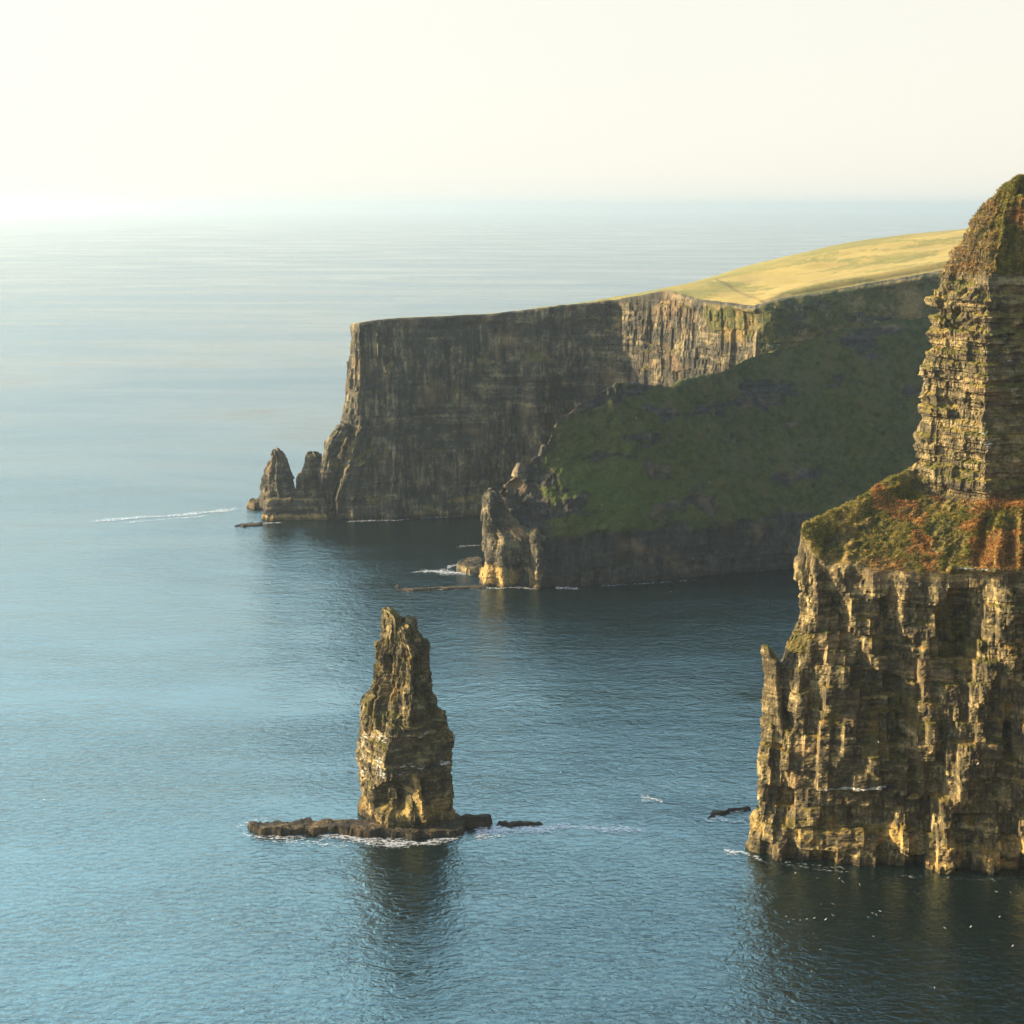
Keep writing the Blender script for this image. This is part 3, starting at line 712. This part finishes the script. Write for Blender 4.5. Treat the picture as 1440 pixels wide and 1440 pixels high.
# ------------------------------------------------------------------ the headland in between
def headland():
    root = thing('headland', 'dark green shaded headland sloping down to a rocky foot', 'headland', (60, 720, 0))
    lev = [[] for _ in range(8)]

    def col(wp, ridge, zb=24.0, bulge=0.0):
        f = W(*wp); r = np.array(ridge)
        b = f + np.array([0, 5, zb])
        lev[0].append(f + np.array([0, -1, -5])); lev[1].append(b)
        m1 = b * .66 + r * .34; m2 = b * .3 + r * .7
        m1[2] -= bulge; m2[2] -= bulge * .4
        lev[2].append(m1); lev[3].append(m2); lev[4].append(r)
        lev[5].append(r + np.array([2, 8, -5])); lev[6].append(r + np.array([4, 22, -r[2] * .6])); lev[7].append(r + np.array([5, 30, -r[2] - 5]))

    e = W(706, 818)
    lev0 = [np.array([e[0] - 2, e[1] + 25, -5]), np.array([e[0], e[1] + 25, 15])] + [np.array([e[0] + 1, e[1] + 27, q]) for q in (26, 34, 40, 34, 15, -5)]
    for L, q in zip(lev, lev0): L.append(q)
    col((716, 822), P(706, 676, 702), 16)
    col((742, 825), P(735, 655, 704), 20)
    col((776, 826), P(764, 630, 707), 24)
    col((800, 825), P(781, 584, 713), 25)
    col((850, 822), P(845, 546, 727), 25)
    col((900, 818), P(872, 533, 730), 25)
    col((960, 813), P(940, 539, 742), 24, 2)
    col((1040, 806), P(1010, 521, 760), 24, 3)
    col((1110, 800), P(1068, 492, 783), 24, 3)
    col((1210, 789), P(1180, 462, 809), 24, 2)
    col((1340, 776), P(1320, 440, 832), 24)
    col((1560, 766), P(1500, 425, 856), 24)
    s = Sheet(lev, [.8] + [.5] * 10 + [1.5], [.5, .5, .5, .5, .8, 2, 3], 3)
    u, lv, px, py, o = s.u, s.lv, s.px, s.py, 0 * s.u
    x, y, z = s.g[..., 0], s.g[..., 1], s.g[..., 2]
    foot = 1 - sm(.9, 1.15, lv + .12 * vn(u / 12, o, o, 401))
    d = foot * (2.6 * blocks(u, z, 8, 30, 403, .5) + 1.5 * blocks(u, z, 3, 8, 405, .5) + 1.2 * beds(z, 3.2, 407) + 1.2 * fbm(u / 6, z / 9, o, 409))
    sl = 1 - foot
    d += sl * (2.8 * fbm(u / 34, z / 40, o, 411) + 2.0 * (ridged((u + .4 * z) / 22, z / 60, o, 413) - .5) + 1.0 * fbm(u / 6, z / 5, o, 415) + .5 * fbm(u / 2.2, z / 2, o, 417))
    craggy = sm(.05, .5, fbm(u / 22, z / 9, o, 419) + .9 * sm(3.3, 4, lv) * (1 - sm(880, 980, px)) - .15) * sl * (1 - sm(5, 6, lv))
    d += craggy * (1.5 * beds(z, 4.0, 421) + 1.2 * blocks(u, z, 3.5, 4, 423, .5) + .8 * fbm(u / 3, z / 3, o, 425))
    # broken skyline on the left
    d *= 1 - .45 * sm(3.7, 4, lv) * (1 - sm(4, 4.6, lv)) * sm(790, 850, px)
    s.displace(d)
    nz = s.ns[..., 2]; x, y, z = s.g[..., 0], s.g[..., 1], s.g[..., 2]
    patch = fbm(u / 18, z / 14, o, 431)
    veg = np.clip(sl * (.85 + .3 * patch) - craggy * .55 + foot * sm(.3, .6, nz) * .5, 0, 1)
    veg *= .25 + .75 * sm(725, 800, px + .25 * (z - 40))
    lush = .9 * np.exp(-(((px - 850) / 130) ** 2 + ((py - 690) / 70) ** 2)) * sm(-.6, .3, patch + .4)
    at = dict(veg=veg, lush=lush, lich=o, guano=o + .45 * craggy, wet_or_shade=1 - sm(.5, 3.5, z + vn(u / 5, o, o, 433)))
    j = s.lv[np.argmin(np.abs(s.lv[:, 0] - 1.0)), 0]
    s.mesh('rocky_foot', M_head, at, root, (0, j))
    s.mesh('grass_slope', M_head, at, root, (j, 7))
    b = loft(((836, 676, 780), (826, 679, 778), (810, 682, 777), (790, 683, 776), (770, 684, 775), (752, 684, 771), (748, 684, 758), (742, 684, 745), (735, 684, 729), (720, 684, 715), (708, 686, 707), (696, 686, 699), (690, 687, 693)),
             696, .7, .4, [(-1, .3), (-.8, -.3), (-.4, -.75), (.15, -.7), (.7, -.95), (1, -.4), (.9, .5), (-.3, .8)], 440, 1, 1)
    px, py, u, o = b.px, b.py, b.u, 0 * b.u
    d = stone_disp(b, 440, 1.0, 1.3) + (b.n[..., 1] < 0) * (3.0 * pline(px, py, [(690, 700), (688, 830)], 9) + 2.8 * pline(px, py, [(708, 770), (709, 830)], 6) + 3.0 * pline(px, py, [(752, 750), (756, 830)], 8) - 3.0 * pline(px, py, [(733, 800), (733, 830)], 12) - 2.5 * pline(px, py, [(770, 765), (768, 830)], 9))
    b.displace(d)
    at = rock_attrs(b, 14, .3, .5, 3, 440)
    b.mesh('rock_buttress', M_far, at, root)
    # jagged blocks along the low crest
    for rows, Yc, sd in ((((704, 680, 700), (694, 684, 696), (687, 687, 693)), 702, 450), (((670, 718, 746), (660, 722, 742), (652, 727, 737)), 706, 452), (((650, 752, 776), (638, 756, 772), (626, 760, 768)), 709, 454)):
        b = loft(rows, Yc, 1.0, .4, None, sd, 1, 1); b.displace(stone_disp(b, sd, .35, 1.2))
        b.mesh('crest_block', M_far, rock_attrs(b, 0, 0, .3, .1, sd), root)
    return root


# ------------------------------------------------------------------ foam
def foam():
    lines = [([(430, 1176), (470, 1174), (510, 1178), (545, 1183), (590, 1184), (630, 1181), (652, 1177), (672, 1172)], 2.4, .85), ([(500, 1184), (560, 1190), (610, 1188)], 1.6, .62),
             ([(338, 1166), (350, 1175), (375, 1179), (410, 1178), (440, 1176)], 1.4, .72), ([(330, 1160), (350, 1157), (380, 1156)], 1.6, .6),
             ([(655, 1172), (700, 1170), (750, 1167), (785, 1162), (812, 1159)], 3.0, 1.05), ([(770, 1164), (830, 1166), (880, 1168), (918, 1171)], 2.0, .95),
             ([(898, 1122), (920, 1126), (936, 1131)], 2.2, .8), ([(690, 1176), (740, 1172), (790, 1170)], 2.0, .7), ([(352, 1182), (420, 1184), (500, 1188)], 1.6, .6), ([(1046, 1206), (1080, 1216), (1130, 1221), (1210, 1227)], 1.2, .45), ([(1240, 1229), (1330, 1235), (1430, 1238)], 1.0, .38), ([(985, 1154), (1005, 1152), (1020, 1156), (1055, 1158)], 1.8, .72), ([(1000, 1146), (1030, 1140), (1056, 1137)], 1.4, .66),
             ([(1014, 1201), (1030, 1200), (1044, 1199), (1060, 1206), (1076, 1210)], 2.2, .74), ([(1076, 1211), (1120, 1216), (1200, 1222)], .8, .5),
             ([(588, 804), (610, 803), (640, 806), (672, 806)], 4.0, .9), ([(625, 799), (645, 794), (662, 790)], 3.0, .85), ([(575, 806), (600, 803)], 1.6, .7),
             ([(556, 829), (590, 829), (625, 828), (655, 826)], 1.8, .75), ([(676, 828), (720, 827), (760, 828)], 1.6, .78), ([(778, 827), (800, 827), (818, 828)], 2.2, .85), ([(830, 826), (900, 822), (990, 815)], 1.3, .6),
             ([(112, 736), (150, 732), (200, 728), (260, 724), (310, 719), (350, 715)], 4.0, .82), ([(170, 736), (240, 730), (300, 726)], 2.5, .66),
             ([(334, 740), (366, 738), (402, 735)], 2.0, .85), ([(345, 713), (358, 711)], 3.0, .9), ([(470, 735), (560, 732), (630, 728), (690, 724)], 1.6, .72),
             ([(40, 1128), (70, 1126), (84, 1125)], 1.2, .5), ([(640, 770), (662, 768), (684, 767)], 2, .6)]
    V, Fc, D = [], [], []
    n0 = 0
    for k, (pts, w, den) in enumerate(lines):
        q = np.array([W(*p) for p in pts])
        L = np.linalg.norm(np.diff(q, axis=0), axis=1); S = np.concatenate([[0], np.cumsum(L)])
        n = max(12, int(S[-1] / .6))
        t = np.linspace(0, S[-1], n)
        c = np.stack([np.interp(t, S, q[:, i]) for i in range(3)], -1)
        c[:, 1] += 1.2 * vn(t / 9, 0 * t, 0 * t, 500 + k)
        m = 13
        a = np.linspace(-1, 1, m)
        ww = w * (.8 + .5 * vn(t / 7, 0 * t + 3, 0 * t, 501 + k)) * 2.2
        X = c[:, None, 0] + 0 * a[None]; Y = c[:, None, 1] + a[None] * ww[:, None]
        Z = .10 + .012 * k + 0 * X
        dd = den * (1 - np.abs(a[None]) ** 1.6) * (sm(0, .12, t / S[-1]) * (1 - sm(.88, 1, t / S[-1])))[:, None] * 1.0
        V.append(np.stack([X, Y, Z], -1).reshape(-1, 3)); D.append(dd.ravel())
        idx = np.arange(n * m).reshape(n, m) + n0
        Fc.append(np.stack([idx[:-1, :-1], idx[1:, :-1], idx[1:, 1:], idx[:-1, 1:]], -1).reshape(-1, 4)); n0 += n * m
    o = link_mesh('sea_foam', np.concatenate(V), np.concatenate(Fc), foam_material(), dict(dens=np.concatenate(D)))
    tag(o, kind='stuff')


# ------------------------------------------------------------------ grass on the near cliff
def grass(s, ledge, cap, outc):
    ok = (np.clip(ledge - .8 * outc, 0, 1) + cap * (.3 + .6 * sm(1385, 1410, s.px))) * (s.kc > 1.2) * (s.kc < 6.6) * (s.lv < 16)
    g = s.g; area = 1.0
    w = ok * (s.ns[..., 2] > .12)
    pr = w.ravel() / w.sum()
    N = 42000
    pick = rng.choice(pr.size, N, p=pr)
    base = g.reshape(-1, 3)[pick] + rng.normal(0, .12, (N, 3)) * np.array([1, 1, .2])
    nrm = s.ns.reshape(-1, 3)[pick]
    x, y, z = base.T
    pa = fbm(x / 9, y / 9, z / 7, 601); pb = fbm(x / 3, y / 3, z / 3, 603); pc = rng.random(N)
    lv = s.lv.reshape(-1)[pick]; px = s.px.reshape(-1)[pick]
    orange = np.clip(.5 + 1.5 * pa + .35 * pb + .35 * (pc - .5), 0, 1) * sm(1195, 1250, px + 10 * pb) * (1 - .5 * sm(11, 12, lv))
    green = np.array([.15, .15, .026]); olive = np.array([.31, .25, .05]); rust = np.array([.46, .20, .055]); straw = np.array([.48, .34, .12])
    t = np.clip(.5 + pb + .6 * (pc - .5), 0, 1)[:, None]
    col = green * (1 - t) + olive * t
    o2 = (orange > .46)[:, None]
    c2 = rust * (1 - .45 * rng.random((N, 1))) + straw * .45 * rng.random((N, 1))
    col = np.where(o2, c2, col)
    col = np.where((rng.random(N) < .10)[:, None], straw * .8, col)
    col = np.where(((lv > 11.9) & (px < 1400) & (pb > -.3))[:, None], np.array([.36, .235, .07]) * (.6 + .8 * rng.random((N, 1))), col)
    nb = 5
    V = np.zeros((N, nb, 3, 3)); 
    for b in range(nb):
        a = rng.random(N) * 6.283; l = .35 + .55 * rng.random(N); wd = .07 + .08 * rng.random(N)
        dr = np.stack([np.cos(a), np.sin(a), 0 * a], -1)
        tip = base + nrm * (l * .45)[:, None] + dr * (l * .55)[:, None] + np.array([0, 0, 1]) * (l * .35 - .0)[:, None]
        sd = np.stack([-np.sin(a), np.cos(a), 0 * a], -1) * wd[:, None]
        V[:, b, 0] = base - sd - nrm * .08; V[:, b, 1] = base + sd - nrm * .08; V[:, b, 2] = tip
    f = np.arange(N * nb * 3).reshape(-1, 3)
    cc = np.repeat(col, nb * 3, axis=0) * (.75 + .5 * rng.random((N * nb * 3, 1)))
    t = NT('grass_blades')
    b = t.n('ShaderNodeBsdfPrincipled', {'Base Color': t.attr('tint').outputs['Color'], 'Roughness': .8, 'Specular IOR Level': .2})
    tl = t.n('ShaderNodeBsdfTranslucent', {'Color': t.attr('tint').outputs['Color']})
    mx = t.n('ShaderNodeMixShader', {0: .25, 1: b.outputs[0], 2: tl.outputs[0]})
    t.t.links.new(mx.outputs[0], t.out.inputs[0])
    ob = link_mesh('grass', V.reshape(-1, 3), f, t.m, dict(tint=cc))
    tag(ob, kind='stuff')


# ------------------------------------------------------------------ gulls
def gulls():
    white = plain('gull_white', (.55, .55, .52))

    def bird(fold):
        V, Fc = [], []

        def tube(pts, rad, n=8):
            st = len(V)
            for (x, y, z), r in zip(pts, rad):
                for i in range(n):
                    a = 2 * math.pi * i / n
                    V.append((x, y + math.cos(a) * r, z + math.sin(a) * r * .9))
            for j in range(len(pts) - 1):
                for i in range(n):
                    q = st + j * n
                    Fc.append((q + i, q + (i + 1) % n, q + n + (i + 1) % n, q + n + i))
        tube([(.30, 0, .03), (.26, 0, .03), (.20, 0, .035), (.14, 0, .02), (.02, 0, 0), (-.12, 0, 0), (-.24, 0, .01), (-.34, 0, .015)], [.004, .02, .045, .05, .085, .075, .045, .03])
        for sgn in (-1, 1):
            st = len(V)
            sec = [(.0, .05, .0, .11), (.02, .30, .10 * fold, .10), (.0, .5, .10 * fold - .0, .075), (-.09, .72, .02 + .02 * fold, .015)]
            for x, y, z, c in sec:
                for dx, dz in ((c, 0), (0, .018), (-c, 0), (0, -.008)):
                    V.append((x + dx, sgn * y, z + dz + .02))
            for j in range(3):
                for i in range(4):
                    q = st + j * 4
                    a, b, c2, d2 = q + i, q + (i + 1) % 4, q + 4 + (i + 1) % 4, q + 4 + i
                    Fc.append((a, b, c2, d2) if sgn > 0 else (d2, c2, b, a))
        return V, Fc
    protos = []
    for fold in (1.0, .2, 2.2):
        v, f = bird(fold)
        me = link_mesh('gull', v, f, white, None, None, True)
        protos.append(me)
    sets = [('white gull, a bright speck low over the dark water beneath the tall lit cliff', 'gulls over the dark water under the cliff',
             [(490, 768), (590, 770), (605, 785), (683, 798), (505, 888), (560, 888), (345, 945), (357, 970), (378, 958), (410, 962), (440, 957), (475, 952), (527, 958), (560, 940), (722, 948), (742, 930),
              (760, 938), (778, 920), (747, 1037), (1075, 997), (1195, 993), (1313, 832), (1378, 835), (1328, 946), (1388, 1080), (1028, 1273), (502, 1097), (462, 1197), (388, 745)], lambda x, y: (1000 + x * .3056, 1000 + y * .3056), (4, 16)),
            ('white gull flying past the rock wall below the grassy ledge', 'gulls in front of the lit cliff wall', [(770, 143), (1228, 243)], lambda x, y: (1000 + x * .3056, 1000 + y * .3056), None),
            ('white gull flying over the open water beside the rock tower', 'gulls around the rock tower', [(998, 298), (1148, 620), (1115, 455), (1405, 797), (1097, 868), (988, 795), (910, 915), (565, 180)], lambda x, y: (320 + x / 3, 820 + y / 3), (6, 25)),
            ('white gull, a speck against the dark green headland', 'gulls against the dark green headland', [(513, 367), (450, 440), (737, 563), (548, 780), (687, 797), (1153, 490), (1323, 329), (407, 633), (1083, 95), (400, 860), (620, 900), (850, 900)], lambda x, y: (660 + x * .458, 420 + y * .458), None)]
    used = [False] * 3
    for label, grp, pts, f, zr in sets:
        for i, q in enumerate(pts):
            px, py = f(*q)
            if zr: loc = W(px, py, random.uniform(*zr))
            elif 'headland' in label: loc = P(px, py, random.uniform(560, 650))
            else: loc = P(px, py, random.uniform(345, 362))
            k = random.randrange(3)
            if used[k]:
                o = protos[k].copy(); C.objects.link(o)
            else:
                o = protos[k]; used[k] = True
            o.location = loc; sc_ = random.uniform(.5, .75)
            o.scale = (sc_,) * 3
            o.rotation_euler = (random.uniform(-.6, .6), random.uniform(-.15, .15), random.uniform(0, 6.28))
            tag(o, label, 'gull', grp)


# ------------------------------------------------------------------ build
root, s, ledge, cap, outc = near_cliff()
b = loft(((1040, 1068, 1112), (1005, 1072, 1104), (975, 1075, 1098), (958, 1076, 1096), (948, 1077, 1096), (940, 1072, 1097), (925, 1071, 1096), (922, 1070, 1089), (914, 1070, 1084), (909, 1072, 1081)), 393, .9, .2, LEFTY, 700, 1, 1)
b.displace(stone_disp(b, 700, .6, .7)); b.mesh('rock_pinnacle', M_near, rock_attrs(b, 0, 0, .7, .1, 700), root)
grass(s, ledge, cap, outc)
sea_stack()
far_cliff()
headland()
reef('skerry', [(650, 1158), (655, 1165), (688, 1165), (691, 1160), (686, 1154), (655, 1153)], 3.4, None, 710, .3, .6, 'small dark flat topped block of rock touching the foot of the rock tower')
reef('skerry', [(694, 1161), (725, 1163), (760, 1162), (762, 1159), (735, 1157), (700, 1158)], 1.5, None, 712, .3, .6, 'low dark slab awash at the end of the surf beside the rock tower')
reef('skerry', [(990, 1152), (1010, 1147), (1035, 1142), (1060, 1140), (1060, 1136), (1030, 1137), (1003, 1143)], 1.1, None, 714, .4, .8, 'dark low rocks awash just off the corner of the tall lit cliff')
reef('skerry', [(640, 802), (655, 808), (682, 808), (684, 796), (664, 793), (650, 797)], 5.5, None, 716, .5, 1.5, 'brown rock in white surf at the tip of the green headland', mat=M_far)
reef('skerry', [(552, 830), (575, 832), (640, 829), (690, 827), (688, 824), (630, 826), (580, 829)], 1.0, None, 718, .5, 1.0, 'thin dark reef line awash in front of the headland tip')
reef('skerry', [(553, 826), (558, 827.5), (562, 826), (558, 824.5)], 1.5, None, 719, .4, .8, 'tiny dark rock alone in the water off the reef by the headland')
reef('skerry', [(331, 740), (345, 741), (368, 740), (368, 737), (345, 736.5)], 1.8, None, 720, .5, .8, 'thin dark rock slab awash in front of the far pointed stack')
reef('skerry', [(345, 714), (356, 716), (372, 716), (372, 710), (358, 709)], 6.0, None, 722, .5, 1.2, 'low dark block of rock behind the far pointed stack', mat=M_far)
# the cliff top the photograph is taken from, added unseen to cut skylight on the facing rock: it runs on from the near cliff round the bay and behind the camera
edge = [(300, 352), (285, 250), (235, 140), (150, 40), (70, -8), (0, -7), (-45, -14), (-75, -60), (-110, -180), (-150, -420)]
inl = [(420, 420), (420, 200), (380, 30), (260, -90), (110, -140), (10, -150), (-10, -150), (10, -190), (40, -280), (60, -480)]
far = [(900, 560), (900, 150), (860, -150), (700, -420), (400, -560), (150, -620), (140, -640), (150, -660), (180, -700), (200, -800)]
zt = [196, 192, 188, 185, 184, 183, 182, 178, 170, 160]
lev = [[(x, y, z) for (x, y), z in zip(edge, [-5] * 10)], [(x, y, z * .5) for (x, y), z in zip(edge, zt)], [(x, y, z) for (x, y), z in zip(edge, zt)],
       [(x, y, z + 6) for (x, y), z in zip(inl, zt)], [(x, y, z + 2) for (x, y), z in zip(far, zt)]]
ls = Sheet(lev, 4, 4, 1)
wl = 1 - sm(1.9, 2.05, ls.lv)
ls.displace(wl * (2.5 * fbm(ls.u / 25, ls.z / 60, 0 * ls.u, 801) + 2 * blocks(ls.u, ls.z, 9, 16, 803)) * np.clip(2 - ls.lv, 0, 1))
zero = 0 * ls.u
o = ls.mesh('land', M_near, dict(veg=1 - wl, lich=zero, guano=zero, wet_or_shade=zero)); tag(o, kind='structure')
foam()
gulls()

# the sea, out past the horizon
rad = [0] + list(np.geomspace(60, 39000, 40))
nseg = 96
V = [(0, 0, 0)]; Fq = []
for r in rad[1:]:
    for i in range(nseg):
        a = 2 * math.pi * i / nseg
        V.append((r * math.cos(a), r * math.sin(a), 0))
me = bpy.data.meshes.new('sea')
fs = [(0, 1 + i, 1 + (i + 1) % nseg) for i in range(nseg)]
for k in range(len(rad) - 2):
    for i in range(nseg):
        p, q = 1 + k * nseg, 1 + (k + 1) * nseg
        fs.append((p + i, q + i, q + (i + 1) % nseg, p + (i + 1) % nseg))
me.from_pydata(V, [], fs); me.materials.append(sea_material())
o = bpy.data.objects.new('sea', me); C.objects.link(o); tag(o, kind='structure')

# the air
HB = 41000.0
me = bpy.data.meshes.new('haze')
z0, z1 = -7.0, 255.0
me.from_pydata([(x, y, z) for z in (z0, z1) for x, y in ((-HB, -HB), (HB, -HB), (HB, HB), (-HB, HB))], [], [(3, 2, 1, 0), (4, 5, 6, 7), (0, 1, 5, 4), (1, 2, 6, 5), (2, 3, 7, 6), (3, 0, 4, 7)])
t = NT('haze_air')
v = t.n('ShaderNodeVolumePrincipled', {'Color': (.63, .69, .71, 1), 'Density': 7.5e-5, 'Anisotropy': .55})
t.t.links.new(v.outputs[0], t.out.inputs['Volume'])
me.materials.append(t.m)
o = bpy.data.objects.new('haze', me); C.objects.link(o); tag(o, kind='stuff')

# ------------------------------------------------------------------ light
AZ, EL = -89.0, 16.0            # sun bearing from the view axis (to the left), and height
sd = np.array([math.sin(R(AZ)) * math.cos(R(EL)), math.cos(R(AZ)) * math.cos(R(EL)), math.sin(R(EL))])
from mathutils import Vector
L = bpy.data.lights.new('sun', 'SUN'); L.energy = 5.0; L.angle = R(.55); L.color = (1.0, .79, .49)
lo = bpy.data.objects.new('sun', L); C.objects.link(lo)
lo.rotation_euler = Vector(sd).to_track_quat('Z', 'Y').to_euler(); lo.location = (-300, 200, 400)
w = bpy.data.worlds.new('World'); sc.world = w; w.use_nodes = True
nt = w.node_tree
bg = nt.nodes['Background']
sky = nt.nodes.new('ShaderNodeTexSky'); sky.sky_type = 'NISHITA'; sky.sun_disc = False
sky.sun_elevation = R(EL); sky.sun_rotation = R(AZ); sky.air_density = 1.0; sky.dust_density = 0.9; sky.ozone_density = 1.0
# a bright hazy veil low in the sky, thinning out with height
tc = nt.nodes.new('ShaderNodeTexCoord'); sx = nt.nodes.new('ShaderNodeSeparateXYZ'); nt.links.new(tc.outputs['Generated'], sx.inputs[0])
mr = nt.nodes.new('ShaderNodeMapRange'); mr.interpolation_type = 'SMOOTHSTEP'
nt.links.new(sx.outputs['Z'], mr.inputs[0]); mr.inputs[1].default_value = .14; mr.inputs[2].default_value = .48; mr.inputs[3].default_value = .95; mr.inputs[4].default_value = 0
ve = nt.nodes.new('ShaderNodeMix'); ve.data_type = 'RGBA'; ve.blend_type = 'MIX'
nt.links.new(mr.outputs[0], ve.inputs[0])
hz = nt.nodes.new('ShaderNodeMix'); hz.data_type = 'RGBA'; hz.blend_type = 'ADD'; hz.inputs[0].default_value = 1; hz.inputs[7].default_value = (1.8, 2.45, 2.6, 1)
gl = nt.nodes.new('ShaderNodeMapRange'); nt.links.new(sx.outputs['X'], gl.inputs[0])          # brighter towards the sun
gl.inputs[1].default_value = .45; gl.inputs[2].default_value = -1; gl.inputs[3].default_value = .3; gl.inputs[4].default_value = 3.6
nt.links.new(gl.outputs[0], hz.inputs[0]); hz.clamp_factor = False
nt.links.new(sky.outputs[0], hz.inputs[6]); nt.links.new(hz.outputs[2], ve.inputs[6]); ve.inputs[7].default_value = (2.68, 2.54, 2.24, 1)
nt.links.new(ve.outputs[2], bg.inputs[0]); ym = nt.nodes.new('ShaderNodeMapRange'); ym.interpolation_type = 'SMOOTHSTEP'; nt.links.new(sx.outputs['Y'], ym.inputs[0])   # the veil hangs over the sea, thinner over the land
ym.inputs[1].default_value = -.25; ym.inputs[2].default_value = .6; ym.inputs[3].default_value = .08; ym.inputs[4].default_value = 1
mm = nt.nodes.new('ShaderNodeMath'); mm.operation = 'MULTIPLY'; nt.links.new(mr.outputs[0], mm.inputs[0]); nt.links.new(ym.outputs[0], mm.inputs[1]); nt.links.new(mm.outputs[0], ve.inputs[0])
m2 = nt.nodes.new('ShaderNodeMath'); m2.operation = 'MULTIPLY'; nt.links.new(gl.outputs[0], m2.inputs[0]); nt.links.new(ym.outputs[0], m2.inputs[1]); hf = nt.nodes.new('ShaderNodeMapRange'); hf.interpolation_type = 'SMOOTHSTEP'; nt.links.new(sx.outputs['Z'], hf.inputs[0])
hf.inputs[1].default_value = .42; hf.inputs[2].default_value = .9; hf.inputs[3].default_value = 1.15; hf.inputs[4].default_value = .15
m3 = nt.nodes.new('ShaderNodeMath'); m3.operation = 'MULTIPLY'; nt.links.new(m2.outputs[0], m3.inputs[0]); nt.links.new(hf.outputs[0], m3.inputs[1]); nt.links.new(m3.outputs[0], hz.inputs[0])
bg.inputs[1].default_value = .13

# ------------------------------------------------------------------ camera and render
cam = bpy.data.cameras.new('camera'); co = bpy.data.objects.new('camera', cam); C.objects.link(co)
cam.sensor_width = 36; cam.lens = 36 * F / 1440; cam.clip_start = 1; cam.clip_end = 120000
co.location = (0, 0, H); co.rotation_euler = (math.pi / 2 - TH, 0, 0)
sc.camera = co
sc.render.engine = 'CYCLES'
sc.cycles.use_denoising = True
sc.cycles.max_bounces = 6; sc.cycles.diffuse_bounces = 2; sc.cycles.glossy_bounces = 3; sc.cycles.volume_bounces = 1; sc.cycles.transparent_max_bounces = 12
sc.cycles.caustics_reflective = False; sc.cycles.caustics_refractive = False
sc.view_settings.view_transform = 'Standard'; sc.view_settings.look = 'None'; sc.view_settings.gamma = 1.0
sc.view_settings.exposure = 1.45
